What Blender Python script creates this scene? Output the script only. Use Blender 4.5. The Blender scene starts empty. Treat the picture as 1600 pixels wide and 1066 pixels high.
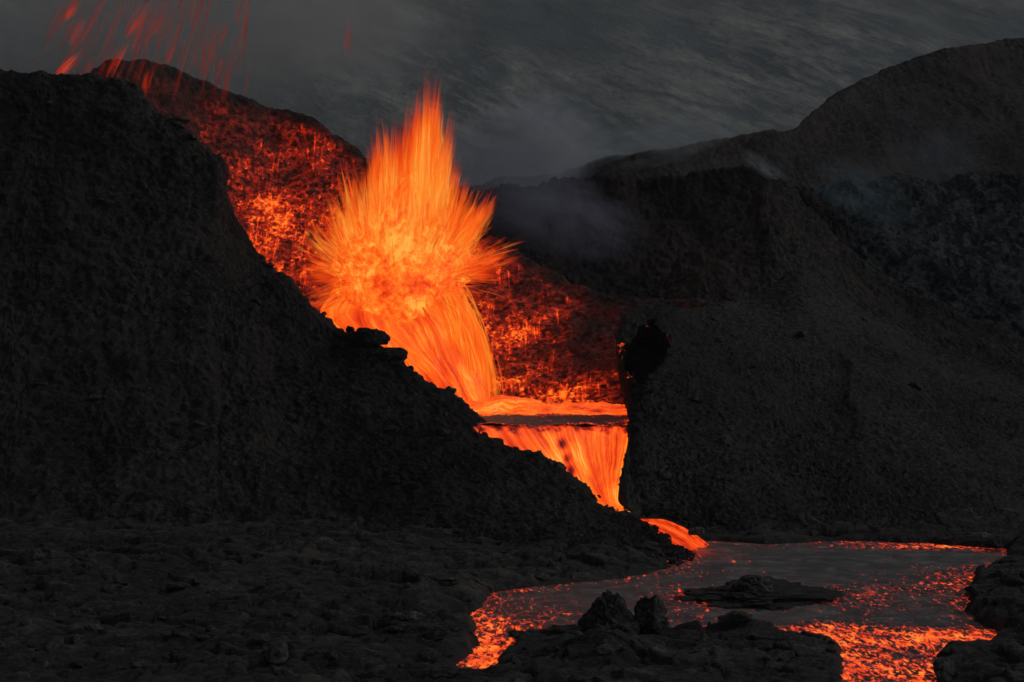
import bpy, math, random
import numpy as np

random.seed(7)
RNG = np.random.default_rng(11)
scene = bpy.context.scene
COL = scene.collection

# ------------------------------------------------------------------ camera
CAM_H = 25.0
F = 2985.0                       # focal length in photo pixels (1600 px wide)
PITCH = math.radians(2.55)
cd = bpy.data.cameras.new('camera')
cam = bpy.data.objects.new('camera', cd)
COL.objects.link(cam)
cam.location = (0, 0, CAM_H)
cam.rotation_euler = (math.radians(90) - PITCH, 0, 0)
cd.sensor_width = 36.0
cd.lens = 36.0 * F / 1600.0
cd.clip_start = 1.0
cd.clip_end = 20000.0
scene.camera = cam

# ------------------------------------------------------------------ world, sun, exposure
world = bpy.data.worlds.new('World')
scene.world = world
world.use_nodes = True
wn = world.node_tree.nodes
wl = world.node_tree.links
wn.clear()
sky = wn.new('ShaderNodeTexSky')
sky.sky_type = 'NISHITA'
sky.sun_disc = False
SUN_EL, SUN_AZ = math.radians(27), math.radians(94)     # azimuth measured from +Y towards +X
sky.sun_elevation = SUN_EL
sky.sun_rotation = SUN_AZ
sky.dust_density = 3.0
sky.ozone_density = 2.0
hsv = wn.new('ShaderNodeHueSaturation')
hsv.inputs['Saturation'].default_value = 0.35
bg = wn.new('ShaderNodeBackground')
bg.inputs['Strength'].default_value = 0.042
wo = wn.new('ShaderNodeOutputWorld')
wl.new(sky.outputs[0], hsv.inputs['Color'])
wl.new(hsv.outputs[0], bg.inputs['Color'])
wl.new(bg.outputs[0], wo.inputs['Surface'])

sd = bpy.data.lights.new('sun', 'SUN')
sd.energy = 0.46
sd.angle = math.radians(10)
sd.color = (1.0, 0.93, 0.86)
sun = bpy.data.objects.new('sun', sd)
COL.objects.link(sun)
# direction the light travels = -(vector to the sun)
sun.rotation_euler = (math.radians(90) - SUN_EL, 0, math.pi - SUN_AZ)

vs = scene.view_settings
vs.view_transform = 'Standard'
vs.look = 'None'
vs.gamma = 1.0
vs.use_curve_mapping = False
vs.exposure = 0.0
scene.cycles.transparent_max_bounces = 48
scene.cycles.max_bounces = 5
scene.cycles.diffuse_bounces = 2
scene.cycles.glossy_bounces = 2
scene.cycles.volume_bounces = 0
scene.cycles.volume_step_rate = 2.0
scene.cycles.volume_max_steps = 96
scene.cycles.sample_clamp_indirect = 2.0

# ------------------------------------------------------------------ geometry helpers
CP, SP = math.cos(PITCH), math.sin(PITCH)

def ray(u, v):
    a = (u - 800.0) / F
    b = (533.0 - v) / F
    return np.stack([a + 0 * b, CP + b * SP, -SP + b * CP], -1)

def at(u, v, D):                 # world point seen at photo pixel (u, v), D metres down the Y axis
    r = ray(np.asarray(u, float), np.asarray(v, float))
    k = np.asarray(D, float) / r[..., 1]
    return r * k[..., None] + np.array([0, 0, CAM_H])

def onz(u, v, z=0.0):            # world point at height z
    r = ray(np.asarray(u, float), np.asarray(v, float))
    k = (z - CAM_H) / r[..., 2]
    return r * k[..., None] + np.array([0, 0, CAM_H])

_perm = RNG.permutation(512)
_perm = np.concatenate([_perm, _perm, _perm])
_g = RNG.normal(size=(512, 3))
_g /= np.linalg.norm(_g, axis=1)[:, None]

def perlin(p):
    i = np.floor(p).astype(int)
    f = p - i
    i &= 511
    w = f * f * f * (f * (f * 6 - 15) + 10)
    out = 0
    for dx in (0, 1):
        wx = w[..., 0] if dx else 1 - w[..., 0]
        for dy in (0, 1):
            wy = w[..., 1] if dy else 1 - w[..., 1]
            for dz in (0, 1):
                wz = w[..., 2] if dz else 1 - w[..., 2]
                h = _perm[_perm[_perm[(i[..., 0] + dx) & 511] + ((i[..., 1] + dy) & 511)] + ((i[..., 2] + dz) & 511)]
                g = _g[h]
                d = f - np.array([dx, dy, dz])
                out = out + wx * wy * wz * (g * d).sum(-1)
    return out * 1.5

def fbm(p, scale, octs=4, gain=0.5, ridged=False):
    a, s, tot, n = 1.0, 1.0 / scale, 0, 0
    for k in range(octs):
        v = perlin(p * s + 17.3 * k)
        if ridged:
            v = 1 - 2 * np.abs(v)
        tot = tot + a * v
        n += a
        a *= gain
        s *= 2.03
    return tot / n

def sstep(x, a, b):
    t = np.clip((x - a) / (b - a), 0, 1)
    return t * t * (3 - 2 * t)

def catmull(P, t):               # P (n, ...), t in [0, n-1]
    n = len(P)
    i = np.clip(np.floor(t).astype(int), 0, n - 2)
    f = (t - i)
    f = f.reshape(f.shape + (1,) * (P.ndim - 1))
    p0, p1, p2, p3 = P[np.maximum(i - 1, 0)], P[i], P[i + 1], P[np.minimum(i + 2, n - 1)]
    m1, m2 = (p2 - p0) * .5, (p3 - p1) * .5
    f2, f3 = f * f, f * f * f
    return (2 * f3 - 3 * f2 + 1) * p1 + (f3 - 2 * f2 + f) * m1 + (-2 * f3 + 3 * f2) * p2 + (f3 - f2) * m2

def arclen_t(P, n):              # parameter values giving even spacing along axis 0 (P: n, m, 3)
    d = np.linalg.norm(np.diff(P, axis=0), axis=-1)
    d = d.max(axis=1) * .5 + d.mean(axis=1) * .5
    c = np.concatenate([[0], np.cumsum(d)])
    return np.interp(np.linspace(0, c[-1], n), c, np.arange(len(c)))

def mesh_obj(name, verts, faces, mat, parent=None, attrs=None, smooth=True, uv=None):
    me = bpy.data.meshes.new(name)
    verts = np.asarray(verts, np.float32).reshape(-1, 3)
    faces = np.asarray(faces, np.int32)
    nv, nf, k = len(verts), len(faces), faces.shape[1]
    me.vertices.add(nv)
    me.vertices.foreach_set('co', verts.ravel())
    me.loops.add(nf * k)
    me.loops.foreach_set('vertex_index', faces.ravel())
    me.polygons.add(nf)
    me.polygons.foreach_set('loop_start', np.arange(0, nf * k, k, dtype=np.int32))
    me.polygons.foreach_set('loop_total', np.full(nf, k, np.int32))
    me.polygons.foreach_set('use_smooth', np.full(nf, smooth))
    me.update(calc_edges=True)
    for kx, a in (attrs or {}).items():
        at_ = me.attributes.new(kx, 'FLOAT', 'POINT')
        at_.data.foreach_set('value', np.asarray(a, np.float32).ravel())
    if uv is not None:
        l = me.uv_layers.new(name='UVMap')
        l.data.foreach_set('uv', np.asarray(uv, np.float32).reshape(-1, 2)[faces.ravel()].ravel())
    me.materials.append(mat)
    o = bpy.data.objects.new(name, me)
    COL.objects.link(o)
    o.parent = parent
    return o

def grid_faces(nr, nc):
    r, c = np.meshgrid(np.arange(nr - 1), np.arange(nc - 1), indexing='ij')
    a = (r * nc + c).ravel()
    return np.stack([a, a + nc, a + nc + 1, a + 1], 1)

def grid_normals(G):
    du = np.gradient(G, axis=1)
    dv = np.gradient(G, axis=0)
    n = np.cross(dv, du)
    n /= np.linalg.norm(n, axis=-1)[..., None] + 1e-9
    if n[..., 2].mean() < 0:
        n = -n
    return n

def loft(P, nr, nc):
    """P (rows, cols, 3) control net -> dense grid (nr, nc, 3)"""
    P = np.asarray(P, float)
    tc = arclen_t(P.transpose(1, 0, 2), nc)
    A = catmull(P.transpose(1, 0, 2), tc).transpose(1, 0, 2)
    tr = arclen_t(A, nr)
    return catmull(A, tr)

def tag(o, label=None, cat=None, group=None, kind=None):
    if label: o['label'] = label
    if cat: o['category'] = cat
    if group: o['group'] = group
    if kind: o['kind'] = kind
    return o

def empty(name, loc=(0, 0, 0)):
    o = bpy.data.objects.new(name, None)
    COL.objects.link(o)
    o.location = loc
    return o

# ------------------------------------------------------------------ materials
class NT:
    def __init__(s, name):
        s.m = bpy.data.materials.new(name)
        s.m.use_nodes = True
        s.n = s.m.node_tree.nodes
        s.l = s.m.node_tree.links
        s.n.clear()
        s.out = s.n.new('ShaderNodeOutputMaterial')
    def _set(s, sock, v):
        if isinstance(v, bpy.types.NodeSocket): s.l.new(v, sock)
        elif v is not None: sock.default_value = v
    def node(s, t, **kw):
        nd = s.n.new(t)
        for k, v in kw.items(): setattr(nd, k, v)
        return nd
    def math(s, op, a, b=None, clamp=False):
        nd = s.node('ShaderNodeMath', operation=op, use_clamp=clamp)
        s._set(nd.inputs[0], a); s._set(nd.inputs[1], b)
        return nd.outputs[0]
    def attr(s, name):
        return s.node('ShaderNodeAttribute', attribute_name=name).outputs['Fac']
    def geo(s): return s.node('ShaderNodeNewGeometry').outputs['Position']
    def obj(s): return s.node('ShaderNodeTexCoord').outputs['Object']
    def uv(s): return s.node('ShaderNodeTexCoord').outputs['UV']
    def map(s, v, scale=(1, 1, 1), rot=(0, 0, 0), loc=(0, 0, 0)):
        nd = s.node('ShaderNodeMapping')
        s._set(nd.inputs['Vector'], v)
        nd.inputs['Scale'].default_value = scale
        nd.inputs['Rotation'].default_value = rot
        nd.inputs['Location'].default_value = loc
        return nd.outputs[0]
    def noise(s, v, scale, detail=4, rough=.55, dist=0, out='Fac'):
        nd = s.node('ShaderNodeTexNoise')
        s._set(nd.inputs['Vector'], v)
        nd.inputs['Scale'].default_value = scale
        nd.inputs['Detail'].default_value = detail
        nd.inputs['Roughness'].default_value = rough
        nd.inputs['Distortion'].default_value = dist
        return nd.outputs[out]
    def voro(s, v, scale, feature='F1', out='Distance'):
        nd = s.node('ShaderNodeTexVoronoi', feature=feature)
        s._set(nd.inputs['Vector'], v)
        nd.inputs['Scale'].default_value = scale
        return nd.outputs[out]
    def ramp(s, f, stops, interp='LINEAR'):
        nd = s.node('ShaderNodeValToRGB')
        s._set(nd.inputs[0], f)
        cr = nd.color_ramp
        cr.interpolation = interp
        cr.elements[0].position = stops[0][0]
        cr.elements[1].position = stops[-1][0]
        for p, c in stops[1:-1]: cr.elements.new(p)
        for i, (p, c) in enumerate(stops):
            if not isinstance(c, (tuple, list)): c = (c, c, c)
            cr.elements[i].color = tuple(c[:3]) + (1,)
        return nd.outputs[0]
    def range(s, v, a, b, c=0., d=1.):
        nd = s.node('ShaderNodeMapRange')
        s._set(nd.inputs[0], v)
        for i, q in enumerate((a, b, c, d)): s._set(nd.inputs[i + 1], q)
        return nd.outputs[0]
    def mix(s, f, a, b, mode='MIX'):
        nd = s.node('ShaderNodeMix', data_type='RGBA', blend_type=mode)
        s._set(nd.inputs[0], f); s._set(nd.inputs[6], a); s._set(nd.inputs[7], b)
        return nd.outputs[2]
    def bump(s, h, dist, strength=1., normal=None):
        nd = s.node('ShaderNodeBump')
        nd.inputs['Strength'].default_value = strength
        nd.inputs['Distance'].default_value = dist
        s._set(nd.inputs['Height'], h)
        if normal is not None: s._set(nd.inputs['Normal'], normal)
        return nd.outputs[0]
    def bsdf(s, color, rough=.9, normal=None, emis=None, estr=1., spec=.3, surf=True):
        nd = s.node('ShaderNodeBsdfPrincipled')
        s._set(nd.inputs['Base Color'], color)
        s._set(nd.inputs['Roughness'], rough)
        nd.inputs['Specular IOR Level'].default_value = spec
        if normal is not None: s._set(nd.inputs['Normal'], normal)
        if emis is not None:
            s._set(nd.inputs['Emission Color'], emis)
            s._set(nd.inputs['Emission Strength'], estr)
        if surf: s.l.new(nd.outputs[0], s.out.inputs['Surface'])
        return nd.outputs[0]

# molten-rock colour by temperature (0 just glowing .. 1 hottest)
HOT = [(0.0, (0, 0, 0)), (0.14, (.03, .0018, .0006)), (0.32, (.25, .010, .002)), (0.5, (.80, .038, .0035)),
       (0.68, (1.0, .105, .007)), (0.84, (1.0, .215, .015)), (1.0, (1.0, .42, .055))]

def rock_mat(name, c0, c1, tint=None, bump=.25, rough=.92, embers=0., stretch=(1, 1, 1), grain=1.0, spec=.25, tone=False):
    t = NT(name)
    p = t.geo()
    ps = t.map(p, scale=stretch)
    big = t.noise(p, .09, 4, .6)
    mid = t.noise(ps, 1.3 * grain, 6, .65)
    fine = t.noise(ps, 4.2 * grain, 6, .75)
    kk = t.math('ADD', t.math('MULTIPLY', mid, .5), t.math('MULTIPLY', fine, .5))
    kk = t.math('ADD', kk, t.math('MULTIPLY', t.math('SUBTRACT', t.noise(p, .045, 5, .6), .5), .35))
    col = t.ramp(kk, [(.41, tuple(x * .25 for x in c0)), (.495, c0), (.60, tuple(x * 1.7 for x in c1))])
    if tint is not None:
        col = t.mix(t.range(big, .45, .68), col, tint + (1,))
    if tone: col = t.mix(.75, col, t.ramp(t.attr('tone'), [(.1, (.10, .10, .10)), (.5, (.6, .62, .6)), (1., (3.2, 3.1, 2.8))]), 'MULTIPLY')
    fleck = t.range(t.noise(ps, 5.0 * grain, 3, .6), .62, .70)
    col = t.mix(t.math('MULTIPLY', fleck, .7), col, tuple(min(1, x * 3.2) for x in c1) + (1,))
    h = t.math('ADD', t.noise(ps, 1.5 * grain, 9, .74), t.math('MULTIPLY', t.math('ABSOLUTE', t.math('SUBTRACT', t.noise(ps, 2.3 * grain, 6, .7), .5)), -1.3))
    nrm = t.bump(h, bump * 1.5, 1.)
    em = None
    if embers:
        e = t.attr('melt')
        n = t.noise(p, 1.4, 3, .6)
        thr = t.math('SUBTRACT', .86, t.math('MULTIPLY', e, .4))
        m = t.range(t.math('SUBTRACT', n, thr), 0, .1)
        em = t.ramp(t.math('MULTIPLY', m, embers), HOT)
    t.bsdf(col, rough, nrm, em, 1.0, spec)
    return t.m

M_cone = rock_mat('dark_scoria', (.012, .0115, .0115), (.036, .034, .033), (.030, .026, .023), bump=.35, embers=.6)
M_right = rock_mat('dark_ash_slope', (.014, .014, .016), (.036, .035, .036), (.034, .029, .025), bump=.35, embers=.8)
M_peak = rock_mat('brown_cinder', (.017, .016, .016), (.040, .037, .034), (.040, .032, .027), bump=.35, embers=.4)
M_hill = rock_mat('cinder_hill', (.020, .019, .020), (.044, .040, .039), (.036, .029, .027), bump=.4, grain=.8)
M_rim = rock_mat('old_rim_rock', (.010, .010, .013), (.022, .021, .026), (.026, .015, .014), bump=.5, grain=.7)
M_flow = rock_mat('old_flow_crust', (.010, .014, .016), (.034, .044, .048), bump=.4, grain=.9)
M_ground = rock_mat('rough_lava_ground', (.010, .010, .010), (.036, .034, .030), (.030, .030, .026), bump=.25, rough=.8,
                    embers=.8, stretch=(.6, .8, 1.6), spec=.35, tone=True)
M_block = rock_mat('lava_block', (.019, .019, .018), (.046, .044, .041), bump=.12, rough=.85, grain=1.5)
M_pale = rock_mat('pale_lava_block', (.05, .05, .045), (.12, .115, .10), bump=.1, rough=.85, grain=1.5)

def crater_mat():
    t = NT('glowing_crater_wall')
    p = t.geo()
    heat = t.attr('melt')
    big = t.noise(p, .21, 5, .62)
    mid = t.noise(p, 1.1, 6, .7, .1)
    clot = t.noise(t.map(p, scale=(1, .7, .9)), 1.5, 7, .74, .1)
    drip = t.noise(t.map(p, scale=(1.5, .10, .13)), 1.0, 5, .66, .35)
    base = t.ramp(mid, [(.36, (.008, .006, .006)), (.64, (.045, .030, .028))])
    # clots
    h2 = t.math('ADD', heat, t.math('MULTIPLY', t.math('SUBTRACT', big, .5), 1.7))
    thr = t.math('SUBTRACT', .74, t.math('MULTIPLY', h2, .27))
    a = t.range(t.math('SUBTRACT', clot, thr), -.03, .14)
    thr2 = t.math('SUBTRACT', .73, t.math('MULTIPLY', h2, .24))
    b = t.math('MULTIPLY', t.range(t.math('SUBTRACT', drip, thr2), -.03, .13), t.range(mid, .35, .6, .35, 1.1))
    tt = t.math('MAXIMUM', t.math('MULTIPLY', a, t.range(h2, 0, 1, .50, .84)), t.math('MULTIPLY', b, t.range(h2, 0, 1, .42, .80)))
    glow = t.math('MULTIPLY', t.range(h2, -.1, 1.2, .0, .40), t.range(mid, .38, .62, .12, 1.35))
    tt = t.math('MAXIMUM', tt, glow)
    em = t.ramp(tt, HOT)
    nrm = t.bump(t.math('ADD', mid, clot), .5, 1)
    t.bsdf(base, .9, nrm, em, 1.0)
    return t.m
M_crater = crater_mat()

def fall_mat():
    t = NT('flowing_lava')
    uv = t.uv()
    wob = t.noise(t.map(uv, scale=(4, 5, 1)), 1.0, 4, .6, out='Color')
    uvw = t.mix(.11, uv, wob, 'ADD')
    s1 = t.noise(t.map(uvw, scale=(46, 3.0, 1)), 1.0, 7, .70)
    s2 = t.noise(t.map(uvw, scale=(10, 3.5, 1)), 1.0, 5, .65)
    k = t.math('ADD', t.math('MULTIPLY', s1, .6), t.math('MULTIPLY', s2, .5))
    heat = t.attr('melt')
    tt = t.math('ADD', t.range(k, .40, .70, .38, .95), t.math('SUBTRACT', heat, .5))
    em = t.ramp(tt, HOT)
    nrm = t.bump(k, .3, 1)
    t.bsdf(t.ramp(k, [(.3, .02), (.8, .05)]), .55, nrm, em, 1.0)
    return t.m
M_fall = fall_mat()

def pool_mat():
    t = NT('crusted_lava_surface')
    p = t.geo()
    heat = t.attr('melt')
    flow = t.map(p, scale=(1.15, .34, 1))
    sk = t.noise(t.map(p, scale=(.35, .42, 1), rot=(0, 0, .08)), 1.4, 6, .6, .6)
    crust = t.ramp(sk, [(.3, (.030, .030, .030)), (.52, (.085, .083, .081)), (.72, (.17, .165, .16))])
    dirt = t.noise(p, .35, 5, .6)
    crust = t.mix(t.range(dirt, .45, .7), crust, (.05, .046, .044, 1))
    plates = t.range(t.noise(t.map(p, scale=(1, .4, 1)), 1.9, 6, .7), .44, .56)
    hx = t.math('ADD', heat, t.math('MULTIPLY', t.math('SUBTRACT', t.noise(p, .22, 4, .6), .5), 1.0))
    dark = t.math('MULTIPLY', t.range(hx, .25, .7), plates)
    crust = t.mix(dark, crust, (.014, .013, .013, 1))
    n = t.noise(flow, 1.9, 6, .66, .4)
    thr = t.math('SUBTRACT', .665, t.math('MULTIPLY', hx, .19))
    a = t.range(t.math('SUBTRACT', n, thr), -.015, .10)
    n2 = t.noise(t.map(p, scale=(1.0, .36, 1), loc=(31, 7, 3)), 3.6, 3, .6, .2)
    thr2 = t.math('SUBTRACT', .715, t.math('MULTIPLY', hx, .17))
    b = t.range(t.math('SUBTRACT', n2, thr2), -.02, .06)
    tt = t.math('MULTIPLY', t.math('MAXIMUM', a, b), t.range(heat, 0, 1, .58, .86))
    wv = t.mix(.35, p, t.noise(p, .9, 4, .6, out='Color'), 'ADD')
    ce = t.voro(t.map(wv, scale=(1, .32, 1)), 1.0, 'DISTANCE_TO_EDGE')
    cr = t.math('MULTIPLY', t.range(ce, .035, .0), t.range(t.math('ADD', hx, t.math('MULTIPLY', t.noise(p, .8, 3, .6), .8)), .55, .95))
    tt = t.math('MAXIMUM', tt, t.math('MULTIPLY', cr, .46))
    tt = t.math('MULTIPLY', tt, t.range(t.noise(p, .55, 4, .6), .35, .62, .58, 1.06))
    veil = t.range(t.attr('veil'), 0, 1, 0, .34)
    tt = t.math('MAXIMUM', tt, t.math('MULTIPLY', veil, t.range(sk, .3, .7, .5, 1.1)))
    em = t.ramp(tt, HOT)
    nrm = t.bump(t.math('ADD', sk, t.math('MULTIPLY', t.noise(p, 3.0, 5, .6), .5)), .12, .8)
    t.bsdf(crust, .6, nrm, em, 1.0, .3)
    return t.m
M_pool = pool_mat()

def core_mat():
    t = NT('molten_burst')
    o = t.obj()
    nv = t.node('ShaderNodeVectorMath', operation='NORMALIZE')
    t._set(nv.inputs[0], o)
    d = nv.outputs[0]
    rad = t.noise(t.mix(.10, d, t.noise(o, .35, 3, .5, out='Color'), 'ADD'), 8.5, 7, .68, .15)
    big = t.noise(o, .30, 5, .62, 1.0)
    k = t.math('ADD', t.math('MULTIPLY', rad, .72), t.math('MULTIPLY', big, .38))
    tt = t.math('ADD', t.range(k, .38, .70, .46, 1.0), t.math('SUBTRACT', t.attr('melt'), .5))
    em = t.ramp(tt, HOT)
    t.bsdf((.03, .02, .02, 1), .8, None, em, 1.0)
    return t.m
M_core = core_mat()

def spray_mat(name, boost=0.):
    t = NT(name)
    em = t.ramp(t.math('ADD', t.attr('melt'), boost), HOT)
    e = t.node('ShaderNodeEmission')
    t._set(e.inputs[0], em)
    e.inputs[1].default_value = 1.0
    tr = t.node('ShaderNodeBsdfTransparent')
    mx = t.node('ShaderNodeMixShader')
    n = t.noise(t.geo(), .9, 2, .5)
    t._set(mx.inputs[0], t.math('MULTIPLY', t.attr('thick'), t.range(n, .3, .7, .7, 1.15), clamp=True))
    t._set(mx.inputs[1], tr.outputs[0])
    t._set(mx.inputs[2], e.outputs[0])
    t.l.new(mx.outputs[0], t.out.inputs['Surface'])
    return t.m
M_spray = spray_mat('lava_spray')

def mountain_mat():
    t = NT('mountain_slope')
    p = t.geo()
    # gullies and pale dry-grass streaks following the fall of the slope
    pr = t.map(p, rot=(0, math.radians(-26), 0))
    g = t.map(pr, scale=(.012, .001, .055))
    a = t.noise(g, 1.0, 8, .7, .8)
    b = t.noise(t.map(pr, scale=(.07, .01, .17)), 1.0, 7, .78, .3)
    c = t.noise(p, .006, 4, .6)
    mo = t.noise(t.map(pr, scale=(.16, .02, .30)), 1.0, 6, .8)
    k = t.math('ADD', t.math('ADD', t.math('MULTIPLY', a, .45), t.math('MULTIPLY', b, .3)), t.math('MULTIPLY', mo, .25))
    m = t.math('MULTIPLY', t.range(k, .46, .62), t.range(c, .36, .62))
    col = t.mix(m, (.095, .112, .120, 1), (.34, .34, .31, 1))
    nrm = t.bump(k, 5, .6)
    t.bsdf(col, .95, nrm)
    return t.m
M_mount = mountain_mat()

# ------------------------------------------------------------------ ground with the pond basin
POND = np.array([(1035, 846), (1100, 847), (1200, 853), (1320, 848), (1450, 851), (1562, 860), (1558, 880), (1512, 896),
                 (1497, 930), (1503, 962), (1540, 990), (1532, 1006), (1452, 1012), (1450, 1035), (1447, 1110), (1325, 1110),
                 (1338, 1030), (1310, 998), (1210, 985), (1100, 980), (1000, 984), (880, 990), (805, 996), (782, 1018),
                 (745, 1052), (728, 1050), (757, 1008), (752, 962), (778, 928), (850, 918), (985, 906), (1062, 890), (1052, 868)], float)
PW = onz(POND[:, 0], POND[:, 1], 0.0)[:, :2]

def poly_sd(x, y, poly):          # signed distance, negative inside
    d = np.full(x.shape, 1e9)
    inside = np.zeros(x.shape, bool)
    n = len(poly)
    for i in range(n):
        a, b = poly[i], poly[(i + 1) % n]
        e = b - a
        wx, wy = x - a[0], y - a[1]
        h = np.clip((wx * e[0] + wy * e[1]) / (e @ e), 0, 1)
        d = np.minimum(d, np.hypot(wx - e[0] * h, wy - e[1] * h))
        c = ((a[1] > y) != (b[1] > y)) & (x < (b[0] - a[0]) * (y - a[1]) / (b[1] - a[1] + 1e-12) + a[0])
        inside ^= c
    return np.where(inside, -d, d)

def slabs(x, y, sx, sy, seed, tilt=.65):
    """broken crust: every cell a tilted slab with a crevice round it"""
    wx = x + .35 * sx * fbm(np.stack([x, y, 0 * x + seed], -1), sx, 3)
    wy = y + .35 * sy * fbm(np.stack([x, y, 0 * x + seed + 50], -1), sx, 3)
    cx, cy = np.floor(wx / sx), np.floor(wy / sy)
    b1 = np.full(x.shape, 1e9); b2 = b1.copy(); hh = 0 * x
    def rnd(i, j, k):
        i = i.astype(int) & 511; j = j.astype(int) & 511
        return _perm[_perm[_perm[i] + j] + (k + seed) % 500] / 511.
    for di in (-1, 0, 1):
        for dj in (-1, 0, 1):
            i, j = cx + di, cy + dj
            px, py = (i + rnd(i, j, 1)), (j + rnd(i, j, 2))
            dx, dy = wx / sx - px, wy / sy - py
            d = np.hypot(dx, dy)
            z = rnd(i, j, 3) + tilt * 2 * ((rnd(i, j, 4) - .5) * dx + (rnd(i, j, 5) - .35) * dy) * 2
            m = d < b1
            b2 = np.where(m, b1, np.minimum(b2, d)); hh = np.where(m, z, hh); b1 = np.where(m, d, b1)
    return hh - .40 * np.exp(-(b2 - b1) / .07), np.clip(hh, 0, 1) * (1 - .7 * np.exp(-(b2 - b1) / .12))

def axis(lo, hi, step, far):
    core = np.arange(lo, hi, step)
    out, s, x = [], step, hi
    while x < far:
        out.append(x); s *= 1.25; x += s
    left, s, x = [], step, lo - step
    while x > -far:
        left.append(x); s *= 1.25; x -= s
    return np.concatenate([np.array(left[::-1]), core, np.array(out)])

gx = axis(-44, 50, .15, 3500)
gy = axis(104, 180, .17, 3500)
X, Y = np.meshgrid(gx, gy)
P3 = np.stack([X, Y, 0 * X], -1)
sdist = poly_sd(X, Y, PW) + .7 * fbm(P3, 2.2, 4)
near = sstep(X, -400, -50) * sstep(-X, -400, -50) * sstep(-Y, -500, -190) * sstep(Y, 20, 100)
st = P3 * np.array([.45, .8, 1])
sd_ = P3 + 1.6 * np.stack([fbm(P3 + 40, 4, 3), fbm(P3 + 90, 4, 3), 0 * X], -1)
plates = fbm(sd_ * np.array([.5, .9, 1]), 1.9, 5, .55, ridged=True)
lump = fbm(P3, 7, 5)
Z = .5 * lump + .18 * np.clip(plates, -.2, 1) + .20 * fbm(P3, .9, 4, .6)
S1, T1 = slabs(X, Y, 4.2, 2.6, 3); S2, T2 = slabs(X, Y, 1.5, 1.1, 9)
Z += .13 * fbm(P3, .5, 3, .6, True)
Z += (.50 * S1 + .22 * S2) * (.45 + .8 * sstep(fbm(P3 + 200, 12, 3), -.35, .25))
def bump2(u, v, ru, rd, h, z=0):
    c = onz(u, v, z)
    return h * np.exp(-((X - c[0]) / ru) ** 2 - ((Y - c[1]) / rd) ** 2)
Z += .15
Z = Z * near * (.55 + .45 * sstep(sdist, 0, 5)) + .02 * near
Z += bump2(940, 1045, 2.4, 2.6, 1.7) + bump2(1040, 1050, 5, 3, .25) + bump2(1200, 1040, 6, 3, .15) + bump2(850, 1066, 4, 3, .3)
Z += bump2(1600, 985, 3.0, 6, .4) + bump2(1620, 920, 4, 6, .6) + bump2(1540, 1060, 4, 2, .15) + bump2(1250, 1020, 4, 1.8, .2)
Z += bump2(640, 940, 6, 6, .5) + bump2(700, 1010, 5, 4, .4) + bump2(120, 905, 18, 5, .8)
shore = sstep(sdist, -.4, 1.2)
Z = -1.2 * (1 - shore) + Z * shore
heat = np.exp(-np.clip(sdist, 0, 9) / 1.1) * sstep(-sdist, -6, 0.) * .85
front = sstep(-Y, -150, -120)
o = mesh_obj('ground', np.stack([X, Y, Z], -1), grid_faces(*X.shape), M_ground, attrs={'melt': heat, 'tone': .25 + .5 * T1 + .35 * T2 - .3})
tag(o, kind='structure')

# ------------------------------------------------------------------ landform lofts
GRIDS = []
def hill(name, P, nr, nc, mat, amps, seed=0, heatf=None, post=None, stretch=(1, 1, 1)):
    G = loft(P, nr, nc)
    N = grid_normals(G)
    for sc_, am, oc, rg in amps:
        G = G + N * (am * fbm(G * np.array(stretch) + seed, sc_, oc, .52, rg))[..., None]
    if post is not None: G = post(G)
    h = heatf(G) if heatf else np.zeros(G.shape[:2])
    GRIDS.append(G)
    o = mesh_obj(name, G, grid_faces(nr, nc), mat, attrs={'melt': h})
    return tag(o, kind='structure')

def rows_from(crest, foot, back, fr=(.12, .3, .55, .8), concave=.10, backfr=(.5,), smooth=1., iters=5):
    """crest/foot/back: (n,3) world points; returns a control net back -> crest -> foot"""
    n = len(crest)
    sm = crest.copy()
    for _ in range(iters):
        sm[1:-1] = .25 * sm[:-2] + .5 * sm[1:-1] + .25 * sm[2:]
    rows = [back]
    crest0 = crest
    for t in backfr:
        rows.append(back * (1 - t) + crest * t)
    rows.append(crest)
    for t in fr:
        w = min(1., t / .3) * smooth
        cc = crest0 * (1 - w) + sm * w
        q = cc * (1 - t) + foot * t
        q[:, 2] -= concave * (crest[:, 2] - foot[:, 2]) * math.sin(math.pi * t)
        rows.append(q)
    rows.append(foot)
    return np.array(rows)

def blobheat(cs):
    def f(G):
        h = np.zeros(G.shape[:2])
        for c, r, k in cs:
            h = np.maximum(h, k * np.exp(-((G - np.asarray(c)) ** 2).sum(-1) / r ** 2))
        return h
    return f

# --- near-left spatter cone (open towards the right)
C = np.array([(-700, 420, 228), (-420, 220, 228), (-200, 140, 228), (-60, 118, 229), (0, 112, 229), (60, 114, 228), (100, 117, 228), (150, 123, 227), (205, 126, 226),
              (238, 168, 225), (285, 198, 223), (322, 232, 222), (345, 250, 221), (348, 288, 220), (372, 345, 218), (396, 388, 216),
              (408, 418, 214), (445, 436, 212), (480, 474, 210), (505, 503, 208), (545, 526, 205), (590, 548, 203), (640, 578, 200),
              (690, 612, 197), (740, 650, 193), (790, 690, 189), (840, 716, 185), (890, 755, 180), (940, 789, 175),
              (990, 818, 170), (1022, 832, 165), (1052, 858, 160), (1078, 884, 155)], float)
crest = at(C[:, 0], C[:, 1], C[:, 2])
fu = np.interp(C[:, 0], [-700, 0, 205, 345, 445, 640, 840, 940, 1052, 1078], [-760, -120, 120, 330, 480, 700, 890, 960, 1048, 1075])
fv = np.interp(C[:, 0], [-700, 205, 445, 640, 840, 990, 1078], [835, 838, 850, 868, 900, 902, 896])
foot = onz(fu, fv, -.6)
back = crest + np.array([3.0, 15.0, 0])
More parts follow.
